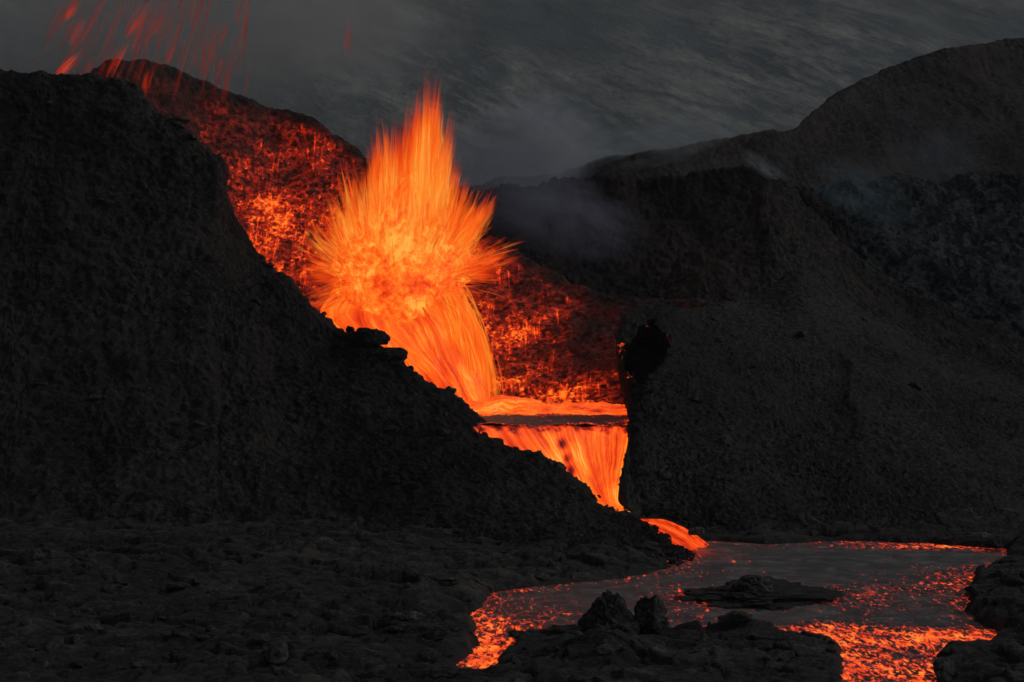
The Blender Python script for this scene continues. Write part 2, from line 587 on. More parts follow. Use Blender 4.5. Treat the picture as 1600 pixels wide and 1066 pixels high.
back[:, 2] = np.minimum(np.maximum(crest[:, 2] * .3, 0), 9) - .5
back[:6, 1] += 30
net = rows_from(crest, foot, back, fr=(.12, .3, .55, .78, .92), concave=.115, backfr=(.35, .8))
def cone_heat(G):
    h = blobheat([(at(85, 172, 222), 1.2, .9), (at(155, 170, 222), .6, .8), (at(60, 290, 216), .7, .8), (at(590, 556, 202), .9, .9),
                  (at(545, 528, 204), 1.6, .7), (at(60, 215, 219), .8, .6), (at(405, 470, 210), 2.0, .65), (at(240, 310, 212), .5, .7)])(G)
    return h
hill('hill', net, 480, 760, M_cone, [(9, 1.1, 3, False), (2.6, .75, 4, False), (1.4, .45, 4, True), (.45, .26, 2, False)], 3, cone_heat)

# --- crater back wall
C = np.array([(60, 150, 255), (110, 128, 258), (150, 114, 262), (185, 97, 265), (240, 98, 268), (300, 120, 270), (345, 140, 270), (400, 165, 270),
              (432, 178, 270), (482, 182, 268), (525, 212, 266), (575, 252, 264), (625, 290, 262), (680, 322, 258), (770, 368, 252),
              (830, 404, 248), (900, 443, 243), (960, 460, 238), (1030, 469, 234), (1100, 474, 230), (1150, 500, 226)], float)
crest = at(C[:, 0], C[:, 1], C[:, 2])
fu = np.interp(C[:, 0], [60, 300, 575, 770, 900, 1150], [330, 420, 620, 780, 880, 1010])
fv = np.interp(C[:, 0], [60, 900, 1150], [648, 646, 640])
fD = np.interp(C[:, 0], [60, 500, 900, 1150], [226, 219, 211, 202])
foot = at(fu, fv, fD)
foot[:, 2] = np.minimum(foot[:, 2], 8.0)
back = crest + np.array([0, 34.0, 0]); back[:, 2] = -1
net = rows_from(crest, foot, back, fr=(.1, .3, .55, .8), concave=.10, backfr=(.5, .85))
def depth_below_rim(G):
    rim = G[..., 2].max(axis=0, keepdims=True)
    return G[..., 2] - rim
def wall_heat(G):
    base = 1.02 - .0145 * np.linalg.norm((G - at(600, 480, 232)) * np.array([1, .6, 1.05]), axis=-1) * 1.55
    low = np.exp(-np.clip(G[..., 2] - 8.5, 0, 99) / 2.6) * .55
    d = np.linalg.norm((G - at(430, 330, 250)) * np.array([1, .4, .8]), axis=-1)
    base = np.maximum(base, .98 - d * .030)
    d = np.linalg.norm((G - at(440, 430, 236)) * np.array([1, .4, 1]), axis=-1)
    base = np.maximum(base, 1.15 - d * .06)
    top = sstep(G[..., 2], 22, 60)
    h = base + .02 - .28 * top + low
    h -= .45 * sstep(depth_below_rim(G), -2.4, -.3)
    h -= .5 * np.exp(-((G - at(900, 520, 226)) ** 2).sum(-1) / 30)
    h -= .3 * np.exp(-((G - at(960, 480, 233)) ** 2).sum(-1) / 40)
    h += .26 * np.exp(-((G - at(835, 520, 228)) ** 2).sum(-1) / 40)
    return np.clip(h, -.5, 1.1)
hill('crater_wall', net, 330, 560, M_crater, [(12, 1.0, 3, False), (3.2, .8, 4, False), (1.1, .35, 3, True)], 21, wall_heat)

# --- brown peak behind it
C = np.array([(960, 520, 243), (1010, 470, 245), (1045, 428, 247), (1075, 396, 249), (1125, 374, 250), (1160, 356, 251), (1182, 340, 252), (1188, 305, 254), (1200, 290, 255),
              (1232, 292, 256), (1262, 328, 256), (1300, 372, 256), (1340, 406, 255), (1390, 440, 254), (1440, 464, 252), (1520, 500, 250), (1700, 580, 246)], float)
crest = at(C[:, 0], C[:, 1], C[:, 2])
fu = C[:, 0] + np.interp(C[:, 0], [960, 1200, 1700], [40, 110, 150])
foot = onz(fu, np.interp(C[:, 0], [960, 1100, 1200, 1700], [800, 840, 845, 840]), -2.5)
back = crest + np.array([0, 26., 0]); back[:, 2] = -1
peak_net = rows_from(crest, foot, back, concave=.17, fr=(.05, .15, .3, .55, .8), backfr=(.5, .9), iters=16)

pr_ = peak_net[5]
def proj_u(p):
    q = p - np.array([0, 0, CAM_H])
    return 800 + F * q[:, 0] / (q[:, 1] * CP - q[:, 2] * SP)
pu = proj_u(pr_)

# --- right-hand mound beside the lava fall
C = np.array([(1000, 816, 171), (982, 792, 175), (978, 742, 180), (984, 690, 185), (984, 650, 190), (984, 605, 196), (973, 560, 201), (969, 520, 206),
              (986, 494, 209), (1032, 482, 212), (1075, 488, 216), (1112, 482, 222), (1160, 496, 228), (1250, 520, 228),
              (1350, 508, 235), (1450, 496, 240), (1600, 512, 243), (1800, 560, 245), (2300, 640, 240)], float)
crest = at(C[:, 0], C[:, 1], C[:, 2])
o_ = np.argsort(pu)
for j in range(12, 19):
    for k in range(3):
        crest[j, k] = np.interp(C[j, 0], pu[o_], pr_[o_, k])
    crest[j, 2] -= 1.0
fu = np.array([985, 1000, 1030, 1060, 1090, 1130, 1165, 1200, 1235, 1275, 1310, 1350, 1390, 1440, 1490, 1550, 1660, 1850, 2350], float)
fv = np.array([826, 832, 840, 845, 849, 851, 853, 852, 850, 849, 848, 848, 848, 849, 850, 846, 838, 830, 825], float)
foot = onz(fu, fv, -.6)
back = crest + np.array([0, 10.0, 0]); back[:, 2] = np.where(C[:, 0] < 1120, 4.0, -1)
back[:9] = crest[:9] + np.array([1.5, 6, 0]); back[:9, 2] = np.minimum(crest[:9, 2] * .4, 5)
back[-8:, 1] += 20
net = rows_from(crest, foot, back, fr=(.06, .15, .3, .55, .8), concave=.04, backfr=(.5, .9))
net[4][:, 2] += .5 * (crest[:, 2] > 9); net[5][:, 2] += .8 * (crest[:, 2] > 6); net[6][:, 2] += .8 * (crest[:, 2] > 6)
cave = at(1009, 547, 203)
def dig(G):
    r = ray(1009., 547.); r = r / np.linalg.norm(r)
    q = G - cave
    al = (q * r).sum(-1)
    pr = q - al[..., None] * r
    d = np.sqrt(((pr[..., 0] - .25 * pr[..., 2]) / 2.35) ** 2 + (pr[..., 2] / 2.9) ** 2) + .42 * fbm(G, 1.9, 4)
    k = sstep(-d, -1.0, -.86) * (np.abs(al) < 12)
    return G + (r * 9.0 + np.array([0, 0, -1.0])) * k[..., None]
def ridge_post(G):
    # buttress running down the slope below the peak
    a, b = at(1330, 560, 215)[:2], onz(1345, 800)[:2]
    e = b - a
    h = ((G[..., 0] - a[0]) * e[0] + (G[..., 1] - a[1]) * e[1]) / (e @ e)
    dd = ((G[..., 0] - a[0]) * e[1] - (G[..., 1] - a[1]) * e[0]) / np.linalg.norm(e)
    dd = -dd + 1.2 * fbm(G, 6, 3)
    amp = sstep(h, -.2, .1) * sstep(-h, -1.0, -.4)
    prof = np.where(dd > 0, np.exp(-dd / 7.0), np.exp(dd / 1.4))
    G = G.copy()
    G[..., 2] += 1.5 * amp * prof
    return dig(G)
def rhs_heat(G):
    return blobheat([(at(972, 540, 202), 2.2, .82), (at(985, 590, 198), 2.0, .9), (at(1008, 508, 206), 1.3, .85), (at(1040, 530, 206), 1.2, .8), (at(978, 800, 172), 1.5, .5)])(G)
hill('hill', net, 420, 620, M_right, [(10, .9, 3, False), (2.6, .36, 4, False), (.8, .34, 4, True), (.45, .22, 2, False)], 57, rhs_heat, ridge_post)

# --- brown peak behind it (net built above)
hill('hill', peak_net, 300, 420, M_peak, [(9, 1.1, 3, False), (2.4, .65, 4, False), (.9, .45, 3, True)], 87,
     blobheat([(at(1185, 338, 251), 1.5, .45), (at(1125, 430, 243), 4, .35), (at(1110, 455, 240), 4, .3)]))

# --- old crater rim (middle distance, right of the fountain)
C = np.array([(560, 400, 296), (680, 330, 298), (760, 300, 300), (820, 296, 300), (880, 290, 302), (950, 287, 303), (1010, 288, 304), (1060, 282, 304), (1110, 272, 304),
              (1165, 266, 304), (1200, 276, 303), (1250, 305, 302), (1320, 350, 300), (1420, 420, 298), (1600, 470, 295), (1900, 520, 290)], float)
crest = at(C[:, 0], C[:, 1], C[:, 2])
foot = crest + np.array([0, -42, 0]); foot[:, 2] = 1
back = crest + np.array([0, 12, 0]); back[:, 2] = 14
net = rows_from(crest, foot, back, concave=.10, fr=(.04, .15, .35, .6), backfr=(.6, ))
hill('hill', net, 220, 520, M_rim, [(14, 2.4, 3, False), (4, 1.3, 4, False), (1.2, .8, 4, True)], 131)

# --- low ridge and round cinder hill behind
C = np.array([(380, 420, 350), (560, 340, 345), (700, 302, 342), (762, 288, 340), (800, 280, 340), (860, 278, 340), (900, 266, 340), (935, 251, 340), (1010, 239, 342), (1060, 232, 344),
              (1100, 222, 346), (1180, 212, 352), (1240, 200, 362), (1290, 166, 372), (1340, 131, 380), (1400, 106, 388), (1500, 79, 395),
              (1600, 66, 400), (1750, 64, 402), (1950, 130, 405), (2300, 300, 400)], float)
crest = at(C[:, 0], C[:, 1], C[:, 2])
foot = crest.copy(); foot[:, 1] -= np.interp(C[:, 0], [380, 1180, 1500], [36, 36, 88]); foot[:, 2] = -1
back = crest + np.array([0, 90, 0]); back[:, 2] = -1
net = rows_from(crest, foot, back, concave=.02, fr=(.08, .3, .6), backfr=(.5, .8))
hill('hill', net, 260, 620, M_hill, [(25, 1.6, 3, False), (5, .9, 4, False), (1.6, .45, 4, True)], 171)

# --- older flow filling the dip at right
C = np.array([(1200, 330, 318), (1260, 306, 322), (1330, 298, 325), (1400, 292, 326), (1470, 300, 326), (1540, 290, 326), (1620, 300, 326), (1750, 320, 326), (2100, 360, 320)], float)
crest = at(C[:, 0], C[:, 1], C[:, 2])
foot = crest.copy(); foot[:, 1] -= 70; foot[:, 2] = 8
back = crest + np.array([0, 30, 0]); back[:, 2] = 20
net = rows_from(crest, foot, back, concave=.0, fr=(.1, .3, .6), backfr=(.6,))
hill('hill', net, 220, 420, M_flow, [(16, 3.0, 3, False), (5, 1.8, 4, True), (1.5, .6, 3, True)], 211)

# --- mountain closing the view
mx = np.linspace(-900, 900, 260)
my = np.linspace(560, 2100, 180)
MX, MY = np.meshgrid(mx, my)
t_ = (MY - 560) / 900
MZ = 420 * np.clip(t_, 0, 1) ** 1.15 + 60 * np.clip(t_ - 1, 0, 1)
Pm = np.stack([MX, MY, 0 * MX], -1)
MZ = MZ * (1 + .18 * fbm(Pm, 500, 3)) - MX * .06 * sstep(t_, 0, 1)
MZ += 12 * fbm(Pm * np.array([1, .3, 1]) + MX[..., None] * np.array([0, .12, 0]), 130, 4) * sstep(t_, 0, .4)
MZ += 4 * fbm(Pm, 22, 4)
o = mesh_obj('mountain', np.stack([MX, MY, MZ - 6], -1), grid_faces(*MX.shape), M_mount)
tag(o, kind='structure')

# ------------------------------------------------------------------ lava bodies
# pond
b0, b1 = PW.min(0) - 1, PW.max(0) + 1
xs = np.arange(b0[0], b1[0], .25); ys = np.arange(b0[1], b1[1], .3)
LX, LY = np.meshgrid(xs, ys)
PL = np.stack([LX, LY, 0 * LX], -1)
LZ = .02 + .05 * fbm(PL * np.array([.5, 1, 1]), 2.5, 3)
def pc(u, v): return onz(u, v, 0)[:2]
def g2(u, v, ru, rv, k):
    c = pc(u, v)
    ry = rv
    return k * np.exp(-((LX - c[0]) / ru) ** 2 - ((LY - c[1]) / ry) ** 2)
psd = poly_sd(LX, LY, PW)
edge = np.exp(np.minimum(psd, 0) / 1.2)
H = .10 + .36 * edge
for a in [(1400, 1000, 5, 4, .8), (1390, 1050, 4, 6, .85), (1500, 995, 3, 3, .6), (1300, 985, 4, 3, .5), (1420, 925, 6, 8, .26),
          (1490, 900, 4, 7, .30), (762, 1030, 1.7, 7, .9), (790, 985, 3, 4, .55), (860, 960, 7, 5, .35), (1130, 985, 7, 2.5, .3),
          (1060, 870, 2.0, 4, .4), (1150, 880, 4, 5, .3), (1450, 855, 9, 2.0, .7), (1100, 930, 10, 12, .14), (1080, 940, 3, 5, .35), (1330, 935, 4, 5, .35), (820, 935, 4, 3, .25)]:
    H = H + g2(*a)
H -= g2(1230, 880, 6, 7, .25) + g2(940, 940, 4, 4, .12)
V = np.exp(-np.abs(LY - (pc(1200, 853)[1] - 1.5)) / 2.4) * sstep(-LX, -16, -5) * .8 + g2(1080, 862, 3, 4, .9)
cell = np.array([psd.ravel()[f].min() for f in grid_faces(*LX.shape)]) < .9
o = mesh_obj('lava_pond', np.stack([LX, LY, LZ], -1), grid_faces(*LX.shape)[cell], M_pool, attrs={'melt': np.clip(H, 0, 1.25), 'veil': np.clip(V, 0, 1)})
tag(o, 'wide grey-crusted lava pond speckled with red glowing cracks in the foreground', 'lava pond')

# crater lake: dark-skinned surface with a glowing far edge
u_ = np.linspace(0, 1, 160); v_ = np.linspace(0, 1, 70)
UU, VV = np.meshgrid(u_, v_)
yk = 190 + VV * 34
xl = at(640, 600, 200)[0] + 0 * yk; xr = np.interp(VV, [0, .3, 1], [at(981, 665, 190)[0], at(988, 650, 198)[0], 17])
LXc = xl + (xr - xl) * UU
PLc = np.stack([LXc, yk, 0 * LXc], -1)
LZc = 8.15 + .10 * fbm(PLc, 1.4, 4) + .45 * fbm(PLc + 7, 3.5, 4) * sstep(-yk, -196, -190) + (.5 + .6 * fbm(PLc, 2.4, 3)) * sstep(yk, 203, 209)
lk = yk + 3.0 * fbm(PLc * np.array([.6, 1, 1]), 3, 4)
Hc = .30 + sstep(lk, 200.5, 204.5) * .75 + np.exp(-(xr - LXc) / .8) * .5 + .55 * np.exp(-(yk - 190) / 1.2)
Vc = sstep(lk, 200.5, 205) * 1.35 + .03
o = mesh_obj('lava_lake', np.stack([LXc, yk, LZc], -1), grid_faces(*LXc.shape), M_pool, attrs={'melt': Hc, 'veil': Vc * 1.75 + .12})
tag(o, 'dark-skinned lava lake brimming inside the crater above the lava fall', 'lava lake')

um = np.linspace(0, 1, 240); vm = np.linspace(0, 1, 60)
UM, VM = np.meshgrid(um, vm)
xm = at(640, 600, 200)[0] + (at(992, 648, 203)[0] - at(640, 600, 200)[0]) * UM
ym = 201.5 + 7 * VM
Pm2 = np.stack([xm, ym, 0 * xm], -1)
ym = ym + (1.0 + 3.6 * (1 - VM)) * fbm(Pm2 * np.array([1, .2, 1]), 2.6, 5)
zm = 8.0 + (1.0 + .9 * fbm(Pm2 * np.array([1, .4, 1]) + 5, 2.6, 4) + .7 * np.exp(-((xm + .5) / 3) ** 2)) * np.sin(VM * math.pi * .62) ** 1.2 - .25 * (VM < .02)
hm = .52 + .16 * fbm(Pm2 + 30, 2.0, 4) - .10 * VM + .12 * np.exp(-((xm + 1) / 5) ** 2)
mesh_obj('molten_margin', np.stack([xm, ym, zm], -1), grid_faces(60, 240), M_fall, o, {'melt': hm}, uv=np.stack([VM * .25, UM * 2.2], -1))

# lava fall
rowsF = [((735, 664), (983, 667), 190.5), ((742, 670), (984, 673), 189.2), ((762, 690), (981, 692), 188), ((792, 715), (976, 718), 186.6), ((832, 745), (970, 745), 184.5),
         ((880, 775), (966, 772), 181), ((918, 798), (968, 786), 177), ((952, 818), (984, 800), 173.5), ((975, 832), (998, 811), 169.5), ((995, 846), (1040, 813), 167),
         ((1025, 862), (1078, 830), 163.5), ((1040, 872), (1108, 852), 159.5)]
net = np.array([[at(a[0] + (b[0] - a[0]) * k, a[1] + (b[1] - a[1]) * k, D) for k in (0, .25, .5, .75, 1)] for a, b, D in rowsF])
for j in range(2, 8): net[j][1:4, 1] -= .5
G = loft(net, 260, 140)
N = grid_normals(G)
uvg = np.stack(np.meshgrid(np.linspace(0, 1, 140), np.linspace(0, 1, 260)), -1)
G = G + N * (.45 * fbm(np.concatenate([uvg * np.array([9, 3]), 0 * uvg[..., :1]], -1), 1, 4))[..., None]
Hf = .5 + .12 * sstep(uvg[..., 0], .8, 1) + .10 * np.exp(-((uvg[..., 1] - .62) / .12) ** 2)
nz = fbm(np.concatenate([uvg * np.array([14, 30]), 0 * uvg[..., :1]], -1), 1, 4)
Hf -= .40 * sstep(-(uvg[..., 1] + .085 * nz), -.060, -.010) + .10 * np.clip(nz, 0, 1) * (uvg[..., 1] < .2)
Hf -= .14 * sstep(uvg[..., 1], .70, .8)
Hf += .20 * fbm(np.concatenate([uvg * np.array([6, 9]), 0 * uvg[..., :1] + 3], -1), 1, 5)
ed = np.minimum(uvg[..., 0], 1 - uvg[..., 0])
Hf -= .55 * np.clip(fbm(G, .8, 3) + .35 - ed * 3.2, 0, 1) * sstep(uvg[..., 1], .66, .76)
for (u, v, D, r, k) in [(878, 694, 187, .50, -.75), (886, 716, 186, .42, -.75), (892, 735, 185, .50, -.75), (874, 700, 187, 1.5, .16), (893, 728, 185.5, 1.6, .22)]:
    Hf += k * np.exp(-(((G - at(u, v, D)) * np.array([1, .3, .8])) ** 2).sum(-1) / r ** 2)
o = mesh_obj('lava_fall', G, grid_faces(260, 140), M_fall, attrs={'melt': Hf}, uv=uvg)
tag(o, 'bright orange streaked lava fall pouring from the crater lip into the pond', 'lava fall')

# ------------------------------------------------------------------ fountain
FC = at(622., 440., 222.)
PPM = F / 222.0                     # photo pixels per metre at the fountain
ENV = [(-180, 162), (-160, 168), (-145, 172), (-120, 175), (-100, 190), (-80, 205), (-65, 225), (-55, 240), (-45, 210), (-30, 170), (-15, 160), (0, 178), (15, 196), (30, 182),
       (40, 185), (46, 213), (52, 190), (60, 205), (68, 240), (74, 262), (81, 312), (87, 268), (93, 236), (98, 240), (103, 205), (112, 180), (125, 172), (140, 172), (160, 168), (180, 162)]
ENV = np.array(ENV, float)
fountain = empty('lava_fountain', FC)
tag(fountain, 'huge orange burst of molten lava spraying up out of the crater', 'lava fountain')

def tubes(paths, radii, heat, thick, sides=4):
    """paths (n, k, 3), radii (n, k) -> verts, faces, attrs"""
    n, k, _ = paths.shape
    d = np.gradient(paths, axis=1)
    d /= np.linalg.norm(d, axis=-1)[..., None] + 1e-9
    a = np.cross(d, np.array([.13, 1., .07]))
    a /= np.linalg.norm(a, axis=-1)[..., None] + 1e-9
    b = np.cross(d, a)
    ang = np.arange(sides) * 2 * math.pi / sides
    V = paths[:, :, None] + radii[..., None, None] * (np.cos(ang)[:, None] * a[:, :, None] + np.sin(ang)[:, None] * b[:, :, None])
    idx = np.arange(n * k * sides).reshape(n, k, sides)
    f = np.stack([idx[:, :-1], idx[:, 1:], np.roll(idx[:, 1:], -1, 2), np.roll(idx[:, :-1], -1, 2)], -1).reshape(-1, 4)
    return V.reshape(-1, 3), f, np.repeat(heat.reshape(-1), sides), np.repeat(thick.reshape(-1), sides)

def burst(n, seed, r0=(.25, .75), rmax=(.72, 1.03), width=(.03, .10), k=7, al=(.25, .6)):
    r = np.random.default_rng(seed)
    th = np.where(r.random(n) < .70, 90 + r.normal(size=n) * 46, r.random(n) * 360 - 180)
    th = (th + 180) % 360 - 180
    ph = np.clip(r.normal(size=n) * .5, -1.2, 1.2)
    # most of the spray is thrown in separate jets of unequal reach
    rj = np.random.default_rng(99)
    NJ = 130
    jt = np.where(rj.random(NJ) < .62, 90 + rj.normal(size=NJ) * 50, rj.random(NJ) * 360 - 180)
    jt = (jt + 180) % 360 - 180
    jp = np.clip(rj.normal(size=NJ) * .5, -1.1, 1.1)
    jl = .68 + .46 * rj.random(NJ) ** .9
    jh = rj.normal(size=NJ) * .09
    jw = 2.4 + 6 * rj.random(NJ) ** 2
    jt[:14] = np.array([81, 80, 78, 84, 76, 87, 90, 95, 98, 97, 72, 46, 44, 12])
    jp[:14] *= .3
    jl[:14] = np.array([1.06, 1.0, 1.02, 1.0, 1.0, 1.0, 1.0, .94, 1.03, .92, .98, 1.03, .98, .98])
    jw[:14] = 2.6; jw[11:14] = 5
    own = np.where(r.random(n) < .22, r.integers(0, 14, n), r.integers(0, NJ, n))
    inj = r.random(n) < .72
    th = np.where(inj, jt[own] + r.normal(size=n) * jw[own], th)
    th = (th + 180) % 360 - 180
    ph = np.where(inj, jp[own] + r.normal(size=n) * .07, ph)
    jfac = np.where(inj, jl[own], .80)
    jheat = np.where(inj, jh[own], 0)
    cl = perlin(np.stack([th * .11, ph * 3, 0 * th + 5], -1))        # sheets of spray
    cl2 = perlin(np.stack([th * .33, ph * 5, 0 * th + 9], -1))
    R = np.interp(th, ENV[:, 0], ENV[:, 1]) / PPM
    R = R * jfac * (1 + .12 * cl + .10 * cl2 + .05 * r.normal(size=n)) * (1 - .35 * r.random(n) ** 2 * (np.sin(np.radians(th)) < .6))
    tR = np.radians(th)
    E = np.stack([np.cos(tR) * np.cos(ph), np.sin(ph) * .8, np.sin(tR) * np.cos(ph)], -1) * R[:, None]
    E += r.normal(size=(n, 3)) * .25
    up = np.clip(np.sin(tR), 0, 1)
    O = r.normal(size=(n, 3)) * np.array([.9, .9, .6])
    O[:, 0] += E[:, 0] * (.15 + .45 * up)
    O[:, 1] += E[:, 1] * .3
    a0 = r0[0] + (r0[1] - r0[0]) * r.random(n)
    a1 = np.minimum(a0 + .15 + .45 * r.random(n), rmax[0] + (rmax[1] - rmax[0]) * r.random(n) ** .8)
    a1 = np.maximum(a1, a0 + .1)
    s = np.linspace(0, 1, k)
    q = (a0[:, None] + (a1 - a0)[:, None] * s)
    P = O[:, None] + (E - O)[:, None] * q[..., None]
    P[..., 2] -= (1.4 * np.abs(np.cos(tR))[:, None]) * q ** 2
    w = (width[0] + (width[1] - width[0]) * r.random(n) ** 2)[:, None] * (.1 + np.sin(math.pi * np.clip(s * .9 + .08, 0, 1)))
    heat = 1.02 - .12 * s ** 2 - (.44 - .10 * up[:, None]) * q ** 1.6 + (jheat + .07 * r.normal(size=n) + .22 * cl + .12 * cl2)[:, None]
    heat = heat - .03 - (.09 + .13 * q) * (1 - up[:, None]) + .10 * np.exp(-((th[:, None] - 86) / 16) ** 2) * (q < .75) - .16 * sstep(q, .72, 1.02)
    thick = (al[0] + (al[1] - al[0]) * r.random(n))[:, None] * np.sin(math.pi * np.clip(s * .94 + .03, 0, 1)) ** .8 * (1 - .65 * sstep(q, .55, 1.02)) * (1 - .45 * s)
    return P, w, np.clip(heat, .34, 1), thick

parts = [tubes(*burst(1500, 31, r0=(.06, .3), width=(.06, .2), al=(.2, .5)), 3), tubes(*burst(5200, 5, width=(.10, .34), al=(.10, .34)), 3), tubes(*burst(6500, 9, r0=(.35, .8), width=(.025, .08), al=(.22, .6)), 3)]
# ragged loose spray, mostly to the right
P, w, h, tk = burst(700, 13, r0=(.7, .98), rmax=(.95, 1.14), width=(.012, .03))
parts.append(tubes(P, w, h * .85, tk * .8))
# curtain falling back to the lake on the lower right
n = 2600
r = np.random.default_rng(3)
sx = r.random(n)
start = np.stack([-3.0 + 10.5 * sx + r.normal(size=n) * .5, r.normal(size=n) * 1.5 - .5, 1.0 - 4.0 * sx ** 1.6 + r.normal(size=n) * 1.0], -1)
end = np.stack([5.6 + 5.0 * sx ** 1.2 + r.normal(size=n) * (.3 + .5 * sx), r.normal(size=n) * 1.2 - 8 + 0 * sx, -14.6 + 0 * sx], -1)
a0 = r.random(n) * .75
a1 = np.minimum(1, a0 + .15 + .3 * r.random(n))
s = np.linspace(0, 1, 9)
q = a0[:, None] + (a1 - a0)[:, None] * s
P = np.empty((n, 9, 3))
P[..., 0] = start[:, None, 0] + (end - start)[:, None, 0] * (1 - (1 - q) ** 1.5)
P[..., 1] = start[:, None, 1] + (end - start)[:, None, 1] * q
P[..., 2] = start[:, None, 2] + (end - start)[:, None, 2] * q ** 1.45 + 1.2 * np.sin(q * math.pi) * (sx[:, None] > .5)
cl = perlin(np.stack([sx * 9, a0 * 1.5, 0 * sx], -1))
w = (.03 + .11 * r.random(n) ** 2)[:, None] * (.15 + np.sin(math.pi * s))
heat = np.clip(.80 - .12 * q + (.08 * r.normal(size=n) + .25 * cl)[:, None], .42, .97)
tk = (.35 + .5 * r.random(n))[:, None] * np.sin(math.pi * np.clip(s * .94 + .03, 0, 1)) * (1 - .5 * sstep(sx, .8, 1))[:, None]
cur = tubes(P, w, heat, tk)

def join(ps):
    V, Fc, H, T, off = [], [], [], [], 0
    for v, f, h, t in ps:
        V.append(v); Fc.append(f + off); H.append(h); T.append(t); off += len(v)
    return np.concatenate(V), np.concatenate(Fc), np.concatenate(H), np.concatenate(T)
V, Fc, Hh, Tt = join(parts)
o = mesh_obj('spray', V, Fc, M_spray, fountain, {'melt': Hh, 'thick': Tt})
tag(o, kind='stuff')
o = mesh_obj('curtain', cur[0], cur[1], M_spray, fountain, {'melt': cur[2], 'thick': cur[3]})
tag(o, kind='stuff')

# molten core: lobed solid following the burst's outline
def sphere_grid(nr, nc):
    a = np.linspace(0, math.pi, nr); b = np.linspace(0, 2 * math.pi, nc)
    A, B = np.meshgrid(a, b, indexing='ij')
    return np.stack([np.sin(A) * np.cos(B), np.sin(A) * np.sin(B), np.cos(A)], -1)
D = sphere_grid(180, 260)
thd = np.degrees(np.arctan2(D[..., 2], D[..., 0]))
env = np.interp(thd, ENV[:, 0], ENV[:, 1]) / PPM
kk = .62 * env * (1 + .16 * fbm(D, .12, 3) + .18 * fbm(D + 9, .5, 3))
kk = np.where(thd > 0, kk, kk * .95)
flat = np.abs(D[..., 1])
kk = kk * (1 - flat) + kk.mean() * .75 * flat
G = D * kk[..., None]
hc = .5 + .1 * fbm(G, 3, 3)
for (u, v, rr, a) in [(650, 470, 1.6, .3), (570, 425, 2.0, .12), (640, 380, 3.2, .18), (650, 452, 1.3, -.25), (700, 475, 1.6, -.12), (600, 455, 1.2, -.2)]:
    c = at(u, v, 217) - FC
    hc += a * np.exp(-((G - c) * np.array([1, .3, 1])).__pow__(2).sum(-1) / rr ** 2)
# broad sheet of melt falling back to the lake behind the fine filaments
net = np.array([[at(a[0] + (b[0] - a[0]) * k, a[1] + (b[1] - a[1]) * k, D) - FC for k in (0, .25, .5, .75, 1)] for a, b, D in
    [((520, 455), (705, 455), 221), ((500, 490), (728, 480), 219), ((540, 540), (744, 530), 217), ((600, 580), (754, 575), 215), ((650, 620), (762, 615), 213), ((680, 655), (766, 652), 212)]])
net[:, 1:4, 1] -= 2.0
Gs = loft(net, 200, 160)
uvs = np.stack(np.meshgrid(np.linspace(0, 1, 160), np.linspace(0, 1, 200)), -1)
Gs = Gs + grid_normals(Gs) * (.9 * fbm(np.concatenate([uvs * np.array([9, 2.5]), 0 * uvs[..., :1]], -1), 1, 4))[..., None]
mesh_obj('falling_sheet', Gs, grid_faces(200, 160), M_fall, fountain, {'melt': .53 + .2 * fbm(Gs, 4, 3) - .1 * sstep(uvs[..., 0], .85, 1)}, uv=uvs * np.array([.6, .5]))
o = mesh_obj('core', G, grid_faces(180, 260), M_core, fountain, {'melt': hc})

# ------------------------------------------------------------------ flying clots, top left
def streak(name, p0, p1, w, heat, thick, label, seed):
    r = np.random.default_rng(seed)
    base = (p0 + p1) / 2
    m = 26 if w > .07 else 4
    ps = np.empty((m, 9, 3)); s = np.linspace(0, 1, 9)
    d = p1 - p0
    for i in range(m):
        off = r.normal(size=3) * w * 1.5; o0 = r.random() * .5; o1 = r.random() * (.5 - o0)
        ps[i] = (p0 - base) + off + d * (o0 + (1 - o0 - o1) * s)[:, None]
        ps[i, :, 2] -= .4 * (s - .5) ** 2
    wd = np.tile((.022 + .07 * w) * (.1 + np.sin(math.pi * s)), (m, 1)) * (.4 + .8 * r.random((m, 1)))
    V, Fx, Hx, Tx = tubes(ps, wd, np.tile(heat + 0 * s, (m, 1)), np.tile((.42 if m > 9 else 1.) * thick * np.sin(math.pi * np.clip(s, .03, .97)), (m, 1)), 5)
    o = mesh_obj(name, V, Fx, M_spray, None, {'melt': Hx, 'thick': Tx})
    o.location = base
    return tag(o, label, 'lava spatter', 'falling lava clots above the left crater')
big = [((128, 82), (84, 125), .20, .52, .8, 'brightest red lava clot just above the left cone crest'),
       ((125, 0), (98, 32), .16, .46, .6, 'short red lava streak at the top left edge of the sky'),
       ((232, 0), (196, 62), .22, .40, .6, 'broad red lava streak entering at the top above the far rim'),
       ((200, 60), (168, 124), .24, .42, .6, 'long red lava streak falling onto the left end of the far rim'),
       ((136, 20), (108, 78), .18, .36, .5, 'dim red lava streak between the top edge and the left cone'),
       ((262, 10), (238, 62), .16, .33, .45, 'faint brownish red streak to the right of the broad one'),
       ((236, 100), (220, 150), .22, .40, .5, 'red lava streak crossing the dark far rim'),
       ((274, 64), (262, 104), .12, .34, .45, 'thin red lava streak just above the crest of the far rim'),
       ((545, 20), (541, 94), .16, .30, .35, 'lone faint vertical red streak left of the fountain top'),
       ((358, 28), (342, 78), .10, .30, .45, 'thin dark red streak above the middle of the far rim'),
       ((352, 78), (338, 128), .10, .30, .45, 'thin red streak right of the others, low over the far rim'),
       ((148, 90), (132, 118), .12, .32, .35, 'faint red streak beside the brightest clot')]
